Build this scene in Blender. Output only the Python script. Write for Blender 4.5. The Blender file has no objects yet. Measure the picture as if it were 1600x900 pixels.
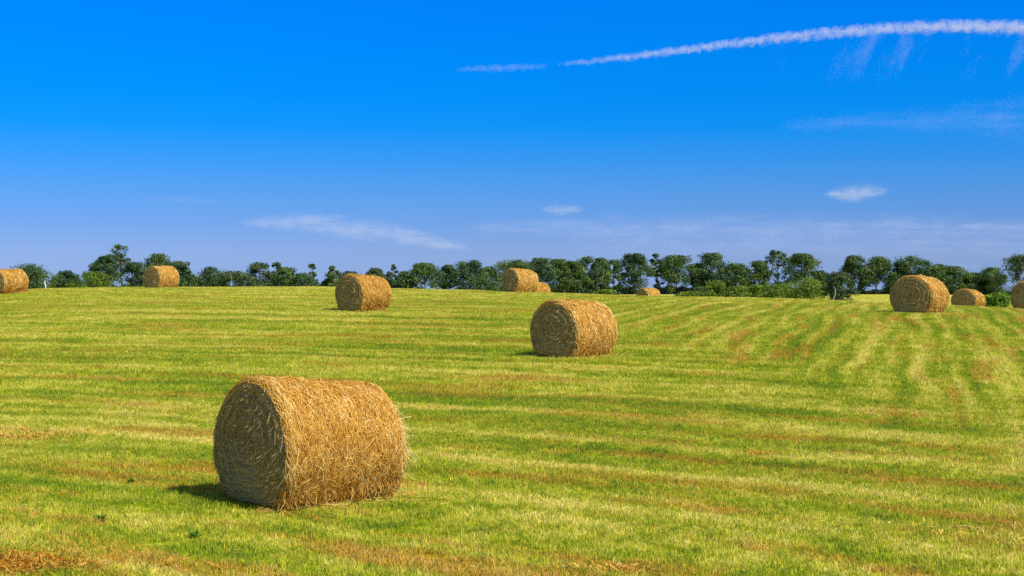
import bpy, math, random
import numpy as np

# ------------------------------------------------------------------ camera, sky, sun, exposure
SC = bpy.context.scene
COL = SC.collection
F = 2222.0            # focal length in photo pixels (1600 wide)
HOR = 430.0           # photo row of the true horizon
EYE = 2.6
cam_d = bpy.data.cameras.new("camera")
cam = bpy.data.objects.new("camera", cam_d)
COL.objects.link(cam)
cam_d.sensor_width = 36.0
cam_d.lens = F / 1600 * 36
cam_d.clip_start = 0.1
cam_d.clip_end = 30000
cam.location = (0, 0, EYE)
cam.rotation_euler = (math.radians(90) - math.atan((450 - HOR) / F), 0, 0)
SC.camera = cam

SUN_AZ = math.radians(127)     # bearing from +Y towards +X
SUN_EL = math.radians(48)
sd = (math.sin(SUN_AZ) * math.cos(SUN_EL), math.cos(SUN_AZ) * math.cos(SUN_EL), math.sin(SUN_EL))

W = bpy.data.worlds.new("World")
SC.world = W
W.use_nodes = True
nt = W.node_tree
nt.nodes.clear()
def wn(t, **k):
    n = nt.nodes.new(t)
    for a, v in k.items():
        setattr(n, a, v)
    return n
tc = wn('ShaderNodeTexCoord')
sep = wn('ShaderNodeSeparateXYZ')
nt.links.new(tc.outputs['Generated'], sep.inputs[0])
mx = wn('ShaderNodeMath', operation='MAXIMUM')
nt.links.new(sep.outputs['Z'], mx.inputs[0]); mx.inputs[1].default_value = 0.0113
cmb = wn('ShaderNodeCombineXYZ')
nt.links.new(sep.outputs['X'], cmb.inputs['X']); nt.links.new(sep.outputs['Y'], cmb.inputs['Y']); nt.links.new(mx.outputs[0], cmb.inputs['Z'])
sky = wn('ShaderNodeTexSky')
sky.sky_type = 'NISHITA'
sky.sun_disc = False
sky.sun_elevation = SUN_EL
sky.sun_rotation = SUN_AZ
sky.altitude = 300
sky.air_density = 1.0
sky.dust_density = 0.4
sky.ozone_density = 3.0
nt.links.new(cmb.outputs[0], sky.inputs[0])
# the photograph's strong colour rendering of the sky: tint by height above the horizon
rmp = wn('ShaderNodeValToRGB')
cr = rmp.color_ramp
SKYT = [(0.0113, (0.263, 0.396, 0.891)), (0.0225, (0.227, 0.364, 0.847)), (0.036, (0.179, 0.336, 0.81)), (0.0584, (0.124, 0.333, 0.786)),
        (0.0807, (0.06, 0.337, 0.815)), (0.103, (0.01, 0.345, 0.875)), (0.125, (0.003, 0.352, 0.906)), (0.147, (0.001, 0.363, 0.941)),
        (0.169, (0.001, 0.367, 0.984)), (0.195, (0.001, 0.372, 1.016)), (0.42, (1.0, 0.95, 0.90))]
while len(cr.elements) < len(SKYT):
    cr.elements.new(0.5)
for e, (p, c) in zip(cr.elements, SKYT):
    e.position = p; e.color = (*c, 1)
nt.links.new(mx.outputs[0], rmp.inputs[0])
mul = wn('ShaderNodeVectorMath', operation='MULTIPLY')
nt.links.new(sky.outputs[0], mul.inputs[0]); nt.links.new(rmp.outputs[0], mul.inputs[1])
bg = wn('ShaderNodeBackground')
bg.inputs['Strength'].default_value = 0.12
nt.links.new(mul.outputs[0], bg.inputs['Color'])
wo = wn('ShaderNodeOutputWorld')
nt.links.new(bg.outputs[0], wo.inputs['Surface'])

sl = bpy.data.lights.new("sun", 'SUN')
sl.energy = 4.6
sl.angle = math.radians(0.5)
sl.color = (1.0, 0.93, 0.82)
so = bpy.data.objects.new("sun", sl)
COL.objects.link(so)
from mathutils import Vector
so.rotation_euler = Vector(sd).to_track_quat('Z', 'Y').to_euler()
so.location = (40, -30, 60)

SC.view_settings.view_transform = 'Standard'
SC.view_settings.look = 'None'
SC.view_settings.gamma = 1
SC.view_settings.use_curve_mapping = False
SC.view_settings.exposure = 0.45
SC.cycles.max_bounces = 5
SC.cycles.diffuse_bounces = 3
SC.cycles.transparent_max_bounces = 8
SC.cycles.volume_bounces = 1
SC.cycles.use_denoising = False

# ------------------------------------------------------------------ helpers
def link(o, parent=None):
    COL.objects.link(o)
    if parent: o.parent = parent
    return o

def tag(o, label=None, cat=None, group=None, kind=None):
    if label: o['label'] = label
    if cat: o['category'] = cat
    if group: o['group'] = group
    if kind: o['kind'] = kind
    return o

def mesh_np(name, verts, faces, attrs=None, smooth=False, mat=None):
    """verts (N,3); faces (M,k) array of equal sized faces or list of such arrays."""
    if not isinstance(faces, (list, tuple)): faces = [faces]
    faces = [np.asarray(f, dtype=np.int32) for f in faces if len(f)]
    me = bpy.data.meshes.new(name)
    v = np.ascontiguousarray(verts, dtype=np.float32)
    me.vertices.add(len(v)); me.vertices.foreach_set('co', v.ravel())
    idx = np.concatenate([f.ravel() for f in faces]) if faces else np.zeros(0, np.int32)
    cnt = np.concatenate([np.full(len(f), f.shape[1], np.int32) for f in faces]) if faces else np.zeros(0, np.int32)
    st = np.concatenate([[0], np.cumsum(cnt)[:-1]]).astype(np.int32) if len(cnt) else cnt
    me.loops.add(len(idx)); me.loops.foreach_set('vertex_index', idx)
    me.polygons.add(len(cnt)); me.polygons.foreach_set('loop_start', st)
    if smooth: me.polygons.foreach_set('use_smooth', np.ones(len(cnt), bool))
    me.update(calc_edges=True)
    for k, a in (attrs or {}).items():
        a = np.asarray(a, np.float32)
        if a.ndim == 1:
            at = me.attributes.new(k, 'FLOAT', 'POINT'); at.data.foreach_set('value', a)
        else:
            at = me.attributes.new(k, 'FLOAT_VECTOR', 'POINT'); at.data.foreach_set('vector', a.ravel())
    if mat: me.materials.append(mat)
    return me

def smoothstep(x, a, b):
    t = np.clip((x - a) / (b - a), 0, 1)
    return t * t * (3 - 2 * t)

# ---- node helper
class NT:
    def __init__(self, name, group=False):
        if group:
            self.t = bpy.data.node_groups.new(name, 'ShaderNodeTree')
        else:
            self.m = bpy.data.materials.new(name); self.m.use_nodes = True
            self.t = self.m.node_tree; self.t.nodes.clear()
    def n(self, t, ins=None, **k):
        n = self.t.nodes.new(t)
        for a, v in k.items(): setattr(n, a, v)
        for i, v in (ins or {}).items():
            if isinstance(v, bpy.types.NodeSocket): self.t.links.new(v, n.inputs[i])
            else: n.inputs[i].default_value = v
        return n
    def math(self, op, a, b=0.0, c=None, clamp=False):
        ins = {0: a, 1: b}
        if c is not None: ins[2] = c
        return self.n('ShaderNodeMath', ins, operation=op, use_clamp=clamp).outputs[0]
    def mix(self, f, a, b, blend='MIX'):
        n = self.n('ShaderNodeMix', data_type='RGBA', blend_type=blend)
        for i, v in ((0, f), (6, a), (7, b)):
            if isinstance(v, bpy.types.NodeSocket): self.t.links.new(v, n.inputs[i])
            elif i == 0: n.inputs[i].default_value = v
            else: n.inputs[i].default_value = (*v, 1)
        return n.outputs[2]
    def ramp(self, f, stops, interp='LINEAR'):
        n = self.n('ShaderNodeValToRGB', {0: f})
        n.color_ramp.interpolation = interp
        while len(n.color_ramp.elements) < len(stops): n.color_ramp.elements.new(0.5)
        for e, (p, c) in zip(n.color_ramp.elements, stops):
            e.position = p
            e.color = (*c, 1) if isinstance(c, tuple) else (c, c, c, 1)
        return n.outputs[0]
    def noise(self, vec, scale, detail=3, rough=0.55, lac=2.0, dist=0.0):
        return self.n('ShaderNodeTexNoise', {'Vector': vec, 'Scale': scale, 'Detail': detail, 'Roughness': rough, 'Lacunarity': lac, 'Distortion': dist}).outputs[0]
    def maprange(self, v, a, b, c=0.0, d=1.0, smooth=True):
        return self.n('ShaderNodeMapRange', {0: v, 1: a, 2: b, 3: c, 4: d}, interpolation_type='SMOOTHSTEP' if smooth else 'LINEAR').outputs[0]
    def out(self, s, vol=None, disp=None):
        o = self.n('ShaderNodeOutputMaterial')
        if s: self.t.links.new(s, o.inputs[0])
        if vol: self.t.links.new(vol, o.inputs[1])
        return self.m

# ------------------------------------------------------------------ terrain
KD = np.array([0, 12, 15, 22, 34, 51, 65, 80, 95, 123, 200, 400, 900, 3000, 9000.])
KP = np.array([-300, 0, 60, 150, 300, 568, 850, 1012, 1250, 1440, 1560, 1640, 2000.])
KH = np.array([
 [2.6, 2.50, 2.44, 2.33, 1.98, 1.42, 1.20, 1.30, 1.55, 2.2, 4.4, 8.0, 22, 60, 135],
 [2.6, 2.50, 2.44, 2.33, 1.98, 1.40, 1.10, 0.96, 1.15, 1.9, 4.0, 7.5, 22, 60, 135],
 [2.6, 2.50, 2.44, 2.32, 1.97, 1.36, 1.05, 0.84, 0.98, 1.8, 3.8, 7.2, 22, 60, 135],
 [2.6, 2.50, 2.44, 2.31, 1.96, 1.33, 1.00, 0.76, 0.88, 1.6, 3.7, 7.0, 22, 60, 135],
 [2.6, 2.50, 2.44, 2.30, 1.95, 1.30, 0.98, 0.74, 0.84, 1.6, 3.6, 7.0, 22, 60, 135],
 [2.6, 2.50, 2.44, 2.30, 1.95, 1.29, 0.99, 0.77, 0.90, 1.7, 3.6, 6.5, 22, 60, 135],
 [2.6, 2.50, 2.45, 2.30, 1.94, 1.32, 1.07, 1.00, 1.90, 2.3, 3.8, 5.6, 22, 60, 135],
 [2.6, 2.50, 2.45, 2.30, 1.94, 1.38, 1.18, 1.22, 1.60, 2.46, 3.9, 5.4, 22, 60, 135],
 [2.6, 2.50, 2.46, 2.32, 1.96, 1.40, 1.28, 1.38, 1.70, 2.45, 3.9, 5.4, 22, 60, 135],
 [2.6, 2.50, 2.46, 2.33, 1.98, 1.36, 1.42, 1.75, 2.10, 2.7, 3.9, 5.4, 22, 60, 135],
 [2.6, 2.50, 2.46, 2.34, 2.00, 1.44, 1.50, 2.05, 2.45, 3.0, 4.1, 5.6, 22, 60, 135],
 [2.6, 2.50, 2.46, 2.34, 2.02, 1.50, 1.62, 2.15, 2.60, 3.2, 4.3, 5.8, 22, 60, 135],
 [2.6, 2.50, 2.46, 2.34, 2.04, 1.70, 2.00, 2.60, 3.00, 3.6, 4.6, 6.4, 22, 60, 135]])

def pchip_slopes(x, y):
    h = np.diff(x); d = np.diff(y, axis=-1) / h
    m = np.zeros_like(y)
    for i in range(1, len(x) - 1):
        w1 = 2 * h[i] + h[i-1]; w2 = h[i] + 2 * h[i-1]
        a, b = d[..., i-1], d[..., i]
        ok = a * b > 0
        m[..., i] = np.where(ok, (w1 + w2) / (w1 / np.where(ok, a, 1) + w2 / np.where(ok, b, 1)), 0)
    m[..., 0] = d[..., 0]; m[..., -1] = d[..., -1]
    return m
KM = pchip_slopes(KD, KH)

def height(X, Y):
    X = np.asarray(X, float); Y = np.asarray(Y, float)
    X, Y = np.broadcast_arrays(X, Y)
    Yc = np.clip(Y, 14, None)
    px = np.clip(800 + F * X / Yc, -300, 2000)
    d = np.clip(Y, 0, 9000)
    i = np.clip(np.searchsorted(KD, d, side='right') - 1, 0, len(KD) - 2)
    h = KD[i+1] - KD[i]; t = (d - KD[i]) / h
    h00 = 2*t**3 - 3*t**2 + 1; h10 = t**3 - 2*t**2 + t; h01 = -2*t**3 + 3*t**2; h11 = t**3 - t**2
    j = np.clip(np.searchsorted(KP, px, side='right') - 1, 0, len(KP) - 2)
    u = (px - KP[j]) / (KP[j+1] - KP[j])
    def ev(j): return h00 * KH[j, i] + h10 * h * KM[j, i] + h01 * KH[j, i+1] + h11 * h * KM[j, i+1]
    # smooth across the columns (Catmull-Rom like with clamped neighbours)
    jm = np.clip(j - 1, 0, len(KP) - 1); jp = np.clip(j + 2, 0, len(KP) - 1)
    a, b, c, e = ev(jm), ev(j), ev(j+1), ev(jp)
    dx = KP[j+1] - KP[j]
    m0 = (c - a) / (KP[j+1] - KP[jm]) * dx; m1 = (e - b) / (KP[jp] - KP[j]) * dx
    hh = (2*u**3 - 3*u**2 + 1) * b + (u**3 - 2*u**2 + u) * m0 + (-2*u**3 + 3*u**2) * c + (u**3 - u**2) * m1
    z = EYE - hh
    amp = 0.012 * smoothstep(Y, 200, 60)
    z = z + amp * (np.sin(X * 1.9 + 1.3 * np.sin(Y * 0.9)) + np.sin(Y * 2.3 + X * 0.7) + 0.8 * np.sin(X * 0.53 - Y * 0.61 + 2))
    return z

def place(px, d):
    return (px - 800) / F * d

def geo_axis(start, stop, step, ratio, upto):
    a = [start]
    while a[-1] < stop: a.append(a[-1] + step)
    s = step
    while a[-1] < upto:
        s *= ratio; a.append(a[-1] + s)
    return np.array(a)
yy = np.concatenate([-geo_axis(0, 5, 1, 1.35, 900)[::-1][:-1], geo_axis(0, 130, 0.4, 1.06, 9000)])
xp = geo_axis(0, 45, 0.45, 1.08, 6000)
xx = np.concatenate([-xp[::-1][:-1], xp])
GX, GY = np.meshgrid(xx, yy)
GZ = height(GX, GY)
nx, ny = len(xx), len(yy)
ii = np.arange(nx * ny).reshape(ny, nx)
gf = np.stack([ii[:-1, :-1].ravel(), ii[:-1, 1:].ravel(), ii[1:, 1:].ravel(), ii[1:, :-1].ravel()], 1)
gv = np.stack([GX.ravel(), GY.ravel(), GZ.ravel()], 1)

# colour of the meadow as a function of the place on the ground (used by ground and grass alike)
g = NT('meadow_colour', group=True)
g.t.interface.new_socket('Color', in_out='OUTPUT', socket_type='NodeSocketColor')
g.t.interface.new_socket('Dry', in_out='OUTPUT', socket_type='NodeSocketFloat')
geo = g.n('ShaderNodeNewGeometry')
P = geo.outputs['Position']
wob = g.n('ShaderNodeTexNoise', {'Vector': P, 'Scale': 0.07, 'Detail': 2.0})
wv = g.n('ShaderNodeVectorMath', {0: wob.outputs['Color'], 1: (0.5, 0.5, 0.5)}, operation='SUBTRACT').outputs[0]
wv = g.n('ShaderNodeVectorMath', {0: wv, 'Scale': 1.8}, operation='SCALE').outputs[0]
PW = g.n('ShaderNodeVectorMath', {0: P, 1: wv}, operation='ADD').outputs[0]
sp = g.n('ShaderNodeSeparateXYZ', {0: PW}); X, Y = sp.outputs[0], sp.outputs[1]
def lin(a, b, c=0.0): return g.math('ADD', g.math('MULTIPLY', X, a), g.math('MULTIPLY_ADD', Y, b, c))
# direction bends: further left field lines run flatter than close by
qq = g.math('MULTIPLY_ADD', g.math('EXPONENT', g.math('DIVIDE', g.math('SUBTRACT', 12.0, g.math('MAXIMUM', Y, 8.0)), 13.0)), 0.55, 0.20)
s1 = g.math('MULTIPLY', g.math('MULTIPLY_ADD', X, qq, Y), -1.0)
t1 = lin(.954, -.30)
s2, t2 = lin(.961*2.07, -.276*2.07, -25.5), lin(.276, .961)
w = g.maprange(g.math('SUBTRACT', s2, s1), -4.0, 5.0)
def two(sc_s, sc_t, detail, off, rough=0.6):
    v1 = g.n('ShaderNodeCombineXYZ', {0: g.math('MULTIPLY', s1, sc_s), 1: g.math('MULTIPLY', t1, sc_t), 2: off}).outputs[0]
    v2 = g.n('ShaderNodeCombineXYZ', {0: g.math('MULTIPLY', s2, sc_s), 1: g.math('MULTIPLY', t2, sc_t), 2: off + 7.7}).outputs[0]
    a = g.noise(v1, 1.0, detail, rough); b = g.noise(v2, 1.0, detail, rough)
    return g.n('ShaderNodeMix', {0: w, 2: a, 3: b}, data_type='FLOAT').outputs[0]
band = two(0.62, 0.045, 3, 0.0)         # windrows
band2 = two(1.5, 0.13, 4, 3.3)          # finer streaks
dryn = two(0.95, 0.16, 4, 11.0, 0.65)   # rusty dry streaks
def wave(sv, per, k):
    return g.math('SINE', g.math('MULTIPLY_ADD', g.math('SUBTRACT', band2, 0.5), k, g.math('MULTIPLY', sv, 6.2832 / per)))
wv1 = g.math('ADD', wave(s1, 2.7, 2.6), g.math('MULTIPLY', wave(s1, 1.15, 4.0), 0.6))
wv2 = g.math('ADD', wave(s2, 1.45, 0.9), g.math('MULTIPLY', wave(s2, 2.9, 0.9), 0.55))
wvm = g.n('ShaderNodeMix', {0: w, 2: wv1, 3: wv2}, data_type='FLOAT').outputs[0]
blot = g.noise(P, 0.55, 4, 0.6)
fine = g.noise(P, 5.5, 4, 0.65)
vfine = g.noise(P, 24.0, 3, 0.7)
f1 = g.math('ADD', g.math('MULTIPLY', g.math('SUBTRACT', band, 0.5), 1.25), g.math('MULTIPLY', g.math('SUBTRACT', band2, 0.5), 1.5))
f1 = g.math('ADD', f1, g.math('MULTIPLY', g.math('SUBTRACT', blot, 0.5), 0.9))
f1 = g.math('ADD', f1, g.math('MULTIPLY', g.math('SUBTRACT', fine, 0.5), 1.3))
f1 = g.math('ADD', f1, g.math('MULTIPLY', g.math('SUBTRACT', g.noise(P, 1.7, 3, 0.6), 0.5), 1.1))
far = g.maprange(g.n('ShaderNodeSeparateXYZ', {0: P}).outputs[1], 22.0, 75.0, 0.0, 0.08)
nearf = g.maprange(sp.outputs[1], 10.0, 32.0, 0.35, 1.0)
f1 = g.math('ADD', f1, g.math('MULTIPLY', g.math('MULTIPLY', wvm, nearf), 0.145))
speck = g.noise(P, 11.0, 3, 0.7)
f1 = g.math('ADD', f1, g.math('MULTIPLY', g.math('SUBTRACT', speck, 0.5), 0.9))
front = g.maprange(sp.outputs[1], 11.0, 24.0, 0.07, 0.0)
f1 = g.math('ADD', g.math('ADD', g.math('ADD', f1, 0.55), far), front, clamp=True)
col = g.ramp(f1, [(0.0, (0.15, 0.265, 0.001)), (0.25, (0.25, 0.35, 0.002)), (0.5, (0.395, 0.44, 0.008)), (0.75, (0.59, 0.57, 0.055)), (1.0, (0.76, 0.67, 0.16))])
dm = g.math('ADD', dryn, g.math('MULTIPLY', g.math('SUBTRACT', fine, 0.5), 0.35))
dm = g.math('ADD', dm, g.math('MULTIPLY', g.math('SUBTRACT', blot, 0.5), 0.3))
dry = g.maprange(g.math('ADD', dm, g.math('MULTIPLY', front, 0.35)), 0.515, 0.65)
drycol = g.ramp(vfine, [(0.3, (0.36, 0.13, 0.008)), (0.7, (0.68, 0.34, 0.04))])
col = g.mix(g.math('MULTIPLY', dry, 0.62), col, drycol)
spk = g.maprange(g.noise(P, 2.3, 2, 0.6), 0.64, 0.74)
col = g.mix(g.math('MULTIPLY', spk, 0.45), col, (0.07, 0.15, 0.012))
go = g.n('NodeGroupOutput')
g.t.links.new(col, go.inputs[0]); g.t.links.new(dry, go.inputs[1])
MEADOW = g.t

m = NT('meadow_soil')
grp = m.n('ShaderNodeGroup'); grp.node_tree = MEADOW
gp = m.n('ShaderNodeNewGeometry').outputs['Position']
nf = m.noise(gp, 40.0, 4, 0.7)
c2 = m.mix(1.0, grp.outputs[0], m.ramp(nf, [(0.3, 0.45), (0.7, 1.0)]), 'MULTIPLY')
bmp = m.n('ShaderNodeBump', {'Strength': 0.6, 'Distance': 0.03, 'Height': nf})
b = m.n('ShaderNodeBsdfPrincipled', {'Base Color': c2, 'Roughness': 0.95, 'Normal': bmp.outputs[0]})
b.inputs['Specular IOR Level'].default_value = 0.1
M_SOIL = m.out(b.outputs[0])
ground = link(bpy.data.objects.new('ground', mesh_np('ground', gv, gf, smooth=True, mat=M_SOIL)))
tag(ground, 'mown hay meadow rolling away to a low crest', 'field', kind='structure')

# ------------------------------------------------------------------ grass (stuff): many short blades, scattered as patches
m = NT('grass_blade')
grp = m.n('ShaderNodeGroup'); grp.node_tree = MEADOW
at = m.n('ShaderNodeAttribute', attribute_name='tone')
at2 = m.n('ShaderNodeAttribute', attribute_name='tip')
tone = m.ramp(at.outputs['Fac'], [(0.0, (0.22, 0.36, 0.2)), (0.35, (0.80, 0.92, 0.6)), (0.8, (1.35, 1.22, 1.2)), (1.0, (1.8, 1.5, 3.0))])
c = m.mix(1.0, grp.outputs[0], tone, 'MULTIPLY')
c = m.mix(m.math('MULTIPLY', at2.outputs['Fac'], 0.30), c, (0.50, 0.50, 0.17))
df = m.n('ShaderNodeBsdfDiffuse', {0: c})
tr = m.n('ShaderNodeBsdfTranslucent', {0: c})
mxs = m.n('ShaderNodeMixShader', {0: 0.35, 1: df.outputs[0], 2: tr.outputs[0]})
M_GRASS = m.out(mxs.outputs[0])

def blade_patch(rng, n, size, h0, h1, wd):
    r = size * np.sqrt(rng.random(n)) * 0.5; a = rng.random(n) * 2 * np.pi
    # clumped positions
    k = max(6, n // 10)
    cx = (rng.random(k) - .5) * size; cy = (rng.random(k) - .5) * size
    ci = rng.integers(0, k, n)
    x = np.where(rng.random(n) < .6, cx[ci] + rng.normal(0, size * .05, n), r * np.cos(a))
    y = np.where(rng.random(n) < .6, cy[ci] + rng.normal(0, size * .05, n), r * np.sin(a))
    H = h0 + (h1 - h0) * rng.random(n) ** 1.6
    az = rng.random(n) * 2 * np.pi; lean = H * np.abs(rng.normal(0, .75, n))
    lx, ly = np.cos(az) * lean, np.sin(az) * lean
    wa = rng.random(n) * np.pi
    wx, wy = np.cos(wa) * wd * (0.6 + rng.random(n)), np.sin(wa) * wd * (0.6 + rng.random(n))
    z0 = np.full(n, -0.012)
    v0 = np.stack([x - wx, y - wy, z0], 1); v1 = np.stack([x + wx, y + wy, z0], 1)
    mxp = np.stack([x + lx * .35, y + ly * .35, H * .62], 1); wv = np.stack([wx, wy, np.zeros(n)], 1) * .8
    v2 = mxp + wv; v3 = mxp - wv; v4 = np.stack([x + lx, y + ly, H], 1)
    v = np.stack([v0, v1, v2, v3, v4], 1).reshape(-1, 3)
    o = np.arange(n)[:, None] * 5
    q = o + np.array([[0, 1, 2, 3]]); t = o + np.array([[3, 2, 4]])
    tone = np.repeat(rng.random(n), 5)
    tip = np.tile([0, 0, .5, .5, 1.], n)
    return v, q, t, tone, tip

def wedge(rng, y0, y1, dens, p0=-120, p1=1720):
    st = dens ** -.5
    xa, xb = (p0 - 800) / F * y1, (p1 - 800) / F * y1
    gx, gy = np.meshgrid(np.arange(xa, xb, st), np.arange(y0, y1, st))
    gx = gx + (rng.random(gx.shape) - .5) * st * 1.1; gy = gy + (rng.random(gy.shape) - .5) * st * 1.1
    px = 800 + F * gx / gy
    ok = (px > p0) & (px < p1)
    return gx[ok], gy[ok]

def scatter(name, seed, nvar, patch_args, xs, ys, smin, smax, mat):
    """one object: the patch variants and the points, joined by a node modifier."""
    rng = np.random.default_rng(seed)
    V, Q, T, TO, TI, ID = [], [], [], [], [], []
    off = 0
    for k in range(nvar):
        v, q, t, to, ti = blade_patch(rng, **patch_args)
        V.append(v); Q.append(q + off); T.append(t + off); TO.append(to); TI.append(ti); ID.append(np.full(len(v), k + 1.))
        off += len(v)
    zs = height(xs, ys)
    pts = np.stack([xs, ys, zs], 1)
    V.append(pts); n = len(pts)
    ID.append(-(rng.integers(0, nvar, n) + 1.)); TO.append(np.zeros(n)); TI.append(np.zeros(n))
    # keep every vertex on a face for the patches, the points stay loose
    me = mesh_np(name, np.concatenate(V), [np.concatenate(Q), np.concatenate(T)],
                 {'tone': np.concatenate(TO), 'tip': np.concatenate(TI), 'pid': np.concatenate(ID),
                  'rz': rng.random(off + n) * 6.283, 'sz': smin + (smax - smin) * rng.random(off + n)}, mat=mat)
    o = link(bpy.data.objects.new(name, me))
    ng = bpy.data.node_groups.new(name + '_spread', 'GeometryNodeTree')
    ng.interface.new_socket('Geometry', in_out='INPUT', socket_type='NodeSocketGeometry')
    ng.interface.new_socket('Geometry', in_out='OUTPUT', socket_type='NodeSocketGeometry')
    gi = ng.nodes.new('NodeGroupInput'); gou = ng.nodes.new('NodeGroupOutput')
    def attr(nm):
        a = ng.nodes.new('GeometryNodeInputNamedAttribute'); a.data_type = 'FLOAT'; a.inputs[0].default_value = nm
        return a.outputs[0]
    def pick(val):
        c = ng.nodes.new('FunctionNodeCompare'); c.data_type = 'FLOAT'; c.operation = 'EQUAL'
        c.inputs['Epsilon'].default_value = 0.1; c.inputs[1].default_value = val
        ng.links.new(attr('pid'), c.inputs[0])
        s = ng.nodes.new('GeometryNodeSeparateGeometry'); s.domain = 'POINT'
        ng.links.new(gi.outputs[0], s.inputs[0]); ng.links.new(c.outputs[0], s.inputs[1])
        return s.outputs[0]
    join = ng.nodes.new('GeometryNodeJoinGeometry')
    for k in range(nvar):
        mp = ng.nodes.new('GeometryNodeMeshToPoints'); ng.links.new(pick(-(k + 1.)), mp.inputs[0])
        ip = ng.nodes.new('GeometryNodeInstanceOnPoints')
        ng.links.new(mp.outputs[0], ip.inputs['Points']); ng.links.new(pick(k + 1.), ip.inputs['Instance'])
        cx = ng.nodes.new('ShaderNodeCombineXYZ'); ng.links.new(attr('rz'), cx.inputs[2]); ng.links.new(cx.outputs[0], ip.inputs['Rotation'])
        ng.links.new(attr('sz'), ip.inputs['Scale'])
        ng.links.new(ip.outputs[0], join.inputs[0])
    ng.links.new(join.outputs[0], gou.inputs[0])
    md = o.modifiers.new('spread', 'NODES'); md.node_group = ng
    return o

rng = np.random.default_rng(5)
x1, y1 = wedge(rng, 9.0, 26, 30, -500, 2100)
o = scatter('grass', 11, 5, dict(n=230, size=.34, h0=.012, h1=.062, wd=.0024), x1, y1, .7, 1.25, M_GRASS)
tag(o, 'short green and straw coloured stubble grass of the near meadow', 'grass', kind='stuff')
x2, y2 = wedge(rng, 26, 60, 14, -250, 1850)
o = scatter('grass', 12, 4, dict(n=200, size=.46, h0=.015, h1=.08, wd=.003), x2, y2, .7, 1.25, M_GRASS)
tag(o, 'short striped stubble grass around the middle bales', 'grass', kind='stuff')
x3, y3 = wedge(rng, 60, 135, 5)
o = scatter('grass', 13, 3, dict(n=170, size=.8, h0=.015, h1=.06, wd=.007), x3, y3, .7, 1.2, M_GRASS)
tag(o, 'pale stubble grass along the crest of the meadow', 'grass', kind='stuff')

# ------------------------------------------------------------------ hay bales
def straw_mat(name, stops, rough=0.75, trans=0.2):
    m = NT(name)
    at = m.n('ShaderNodeAttribute', attribute_name='tone')
    c = m.ramp(at.outputs['Fac'], stops)
    b = m.n('ShaderNodeBsdfPrincipled', {'Base Color': c, 'Roughness': rough})
    b.inputs['Specular IOR Level'].default_value = 0.12
    tr = m.n('ShaderNodeBsdfTranslucent', {0: c})
    mx = m.n('ShaderNodeMixShader', {0: trans, 1: b.outputs[0], 2: tr.outputs[0]})
    return m.out(mx.outputs[0])
M_STRAW = straw_mat('straw', [(0.0, (0.22, 0.080, 0.005)), (0.28, (0.50, 0.23, 0.022)), (0.6, (0.76, 0.46, 0.09)), (0.85, (0.88, 0.65, 0.22)), (1.0, (0.93, 0.82, 0.48))])
M_STRAW_END = straw_mat('weathered_straw', [(0.0, (0.16, 0.095, 0.025)), (0.35, (0.46, 0.32, 0.10)), (0.75, (0.74, 0.57, 0.24)), (1.0, (0.92, 0.80, 0.48))], trans=0.08)

def hay_core(name, c0, c1, rings):
    m = NT(name)
    tco = m.n('ShaderNodeTexCoord').outputs['Object']
    if rings:
        s = m.n('ShaderNodeSeparateXYZ', {0: tco})
        y, z = s.outputs[1], m.math('SUBTRACT', s.outputs[2], 0.66)
        r = m.math('SQRT', m.math('ADD', m.math('MULTIPLY', y, y), m.math('MULTIPLY', z, z)))
        an = m.math('ARCTAN2', z, y)
        r2 = m.math('ADD', r, m.math('MULTIPLY', m.noise(tco, 3.0, 2), 0.07))
        v = m.n('ShaderNodeCombineXYZ', {0: m.math('MULTIPLY', r2, 26.0), 1: m.math('MULTIPLY', m.math('SINE', an), 1.2), 2: m.math('MULTIPLY', m.math('COSINE', an), 1.2)}).outputs[0]
        f = m.noise(v, 1.0, 5, 0.7)
    else:
        mp = m.n('ShaderNodeMapping', {0: tco}); mp.inputs['Scale'].default_value = (60, 9, 9)
        f = m.noise(mp.outputs[0], 1.0, 5, 0.7, dist=1.5)
    c = m.ramp(f, [(0.3, c0), (0.72, c1)])
    bp = m.n('ShaderNodeBump', {'Strength': 0.9, 'Distance': 0.02, 'Height': f})
    b = m.n('ShaderNodeBsdfPrincipled', {'Base Color': c, 'Roughness': 0.9, 'Normal': bp.outputs[0]})
    b.inputs['Specular IOR Level'].default_value = 0.1
    return m.out(b.outputs[0])
M_CORE = hay_core('packed_hay', (0.14, 0.055, 0.004), (0.55, 0.31, 0.055), False)
M_CORE_END = hay_core('weathered_hay_layers', (0.10, 0.055, 0.012), (0.62, 0.43, 0.14), True)

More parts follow.
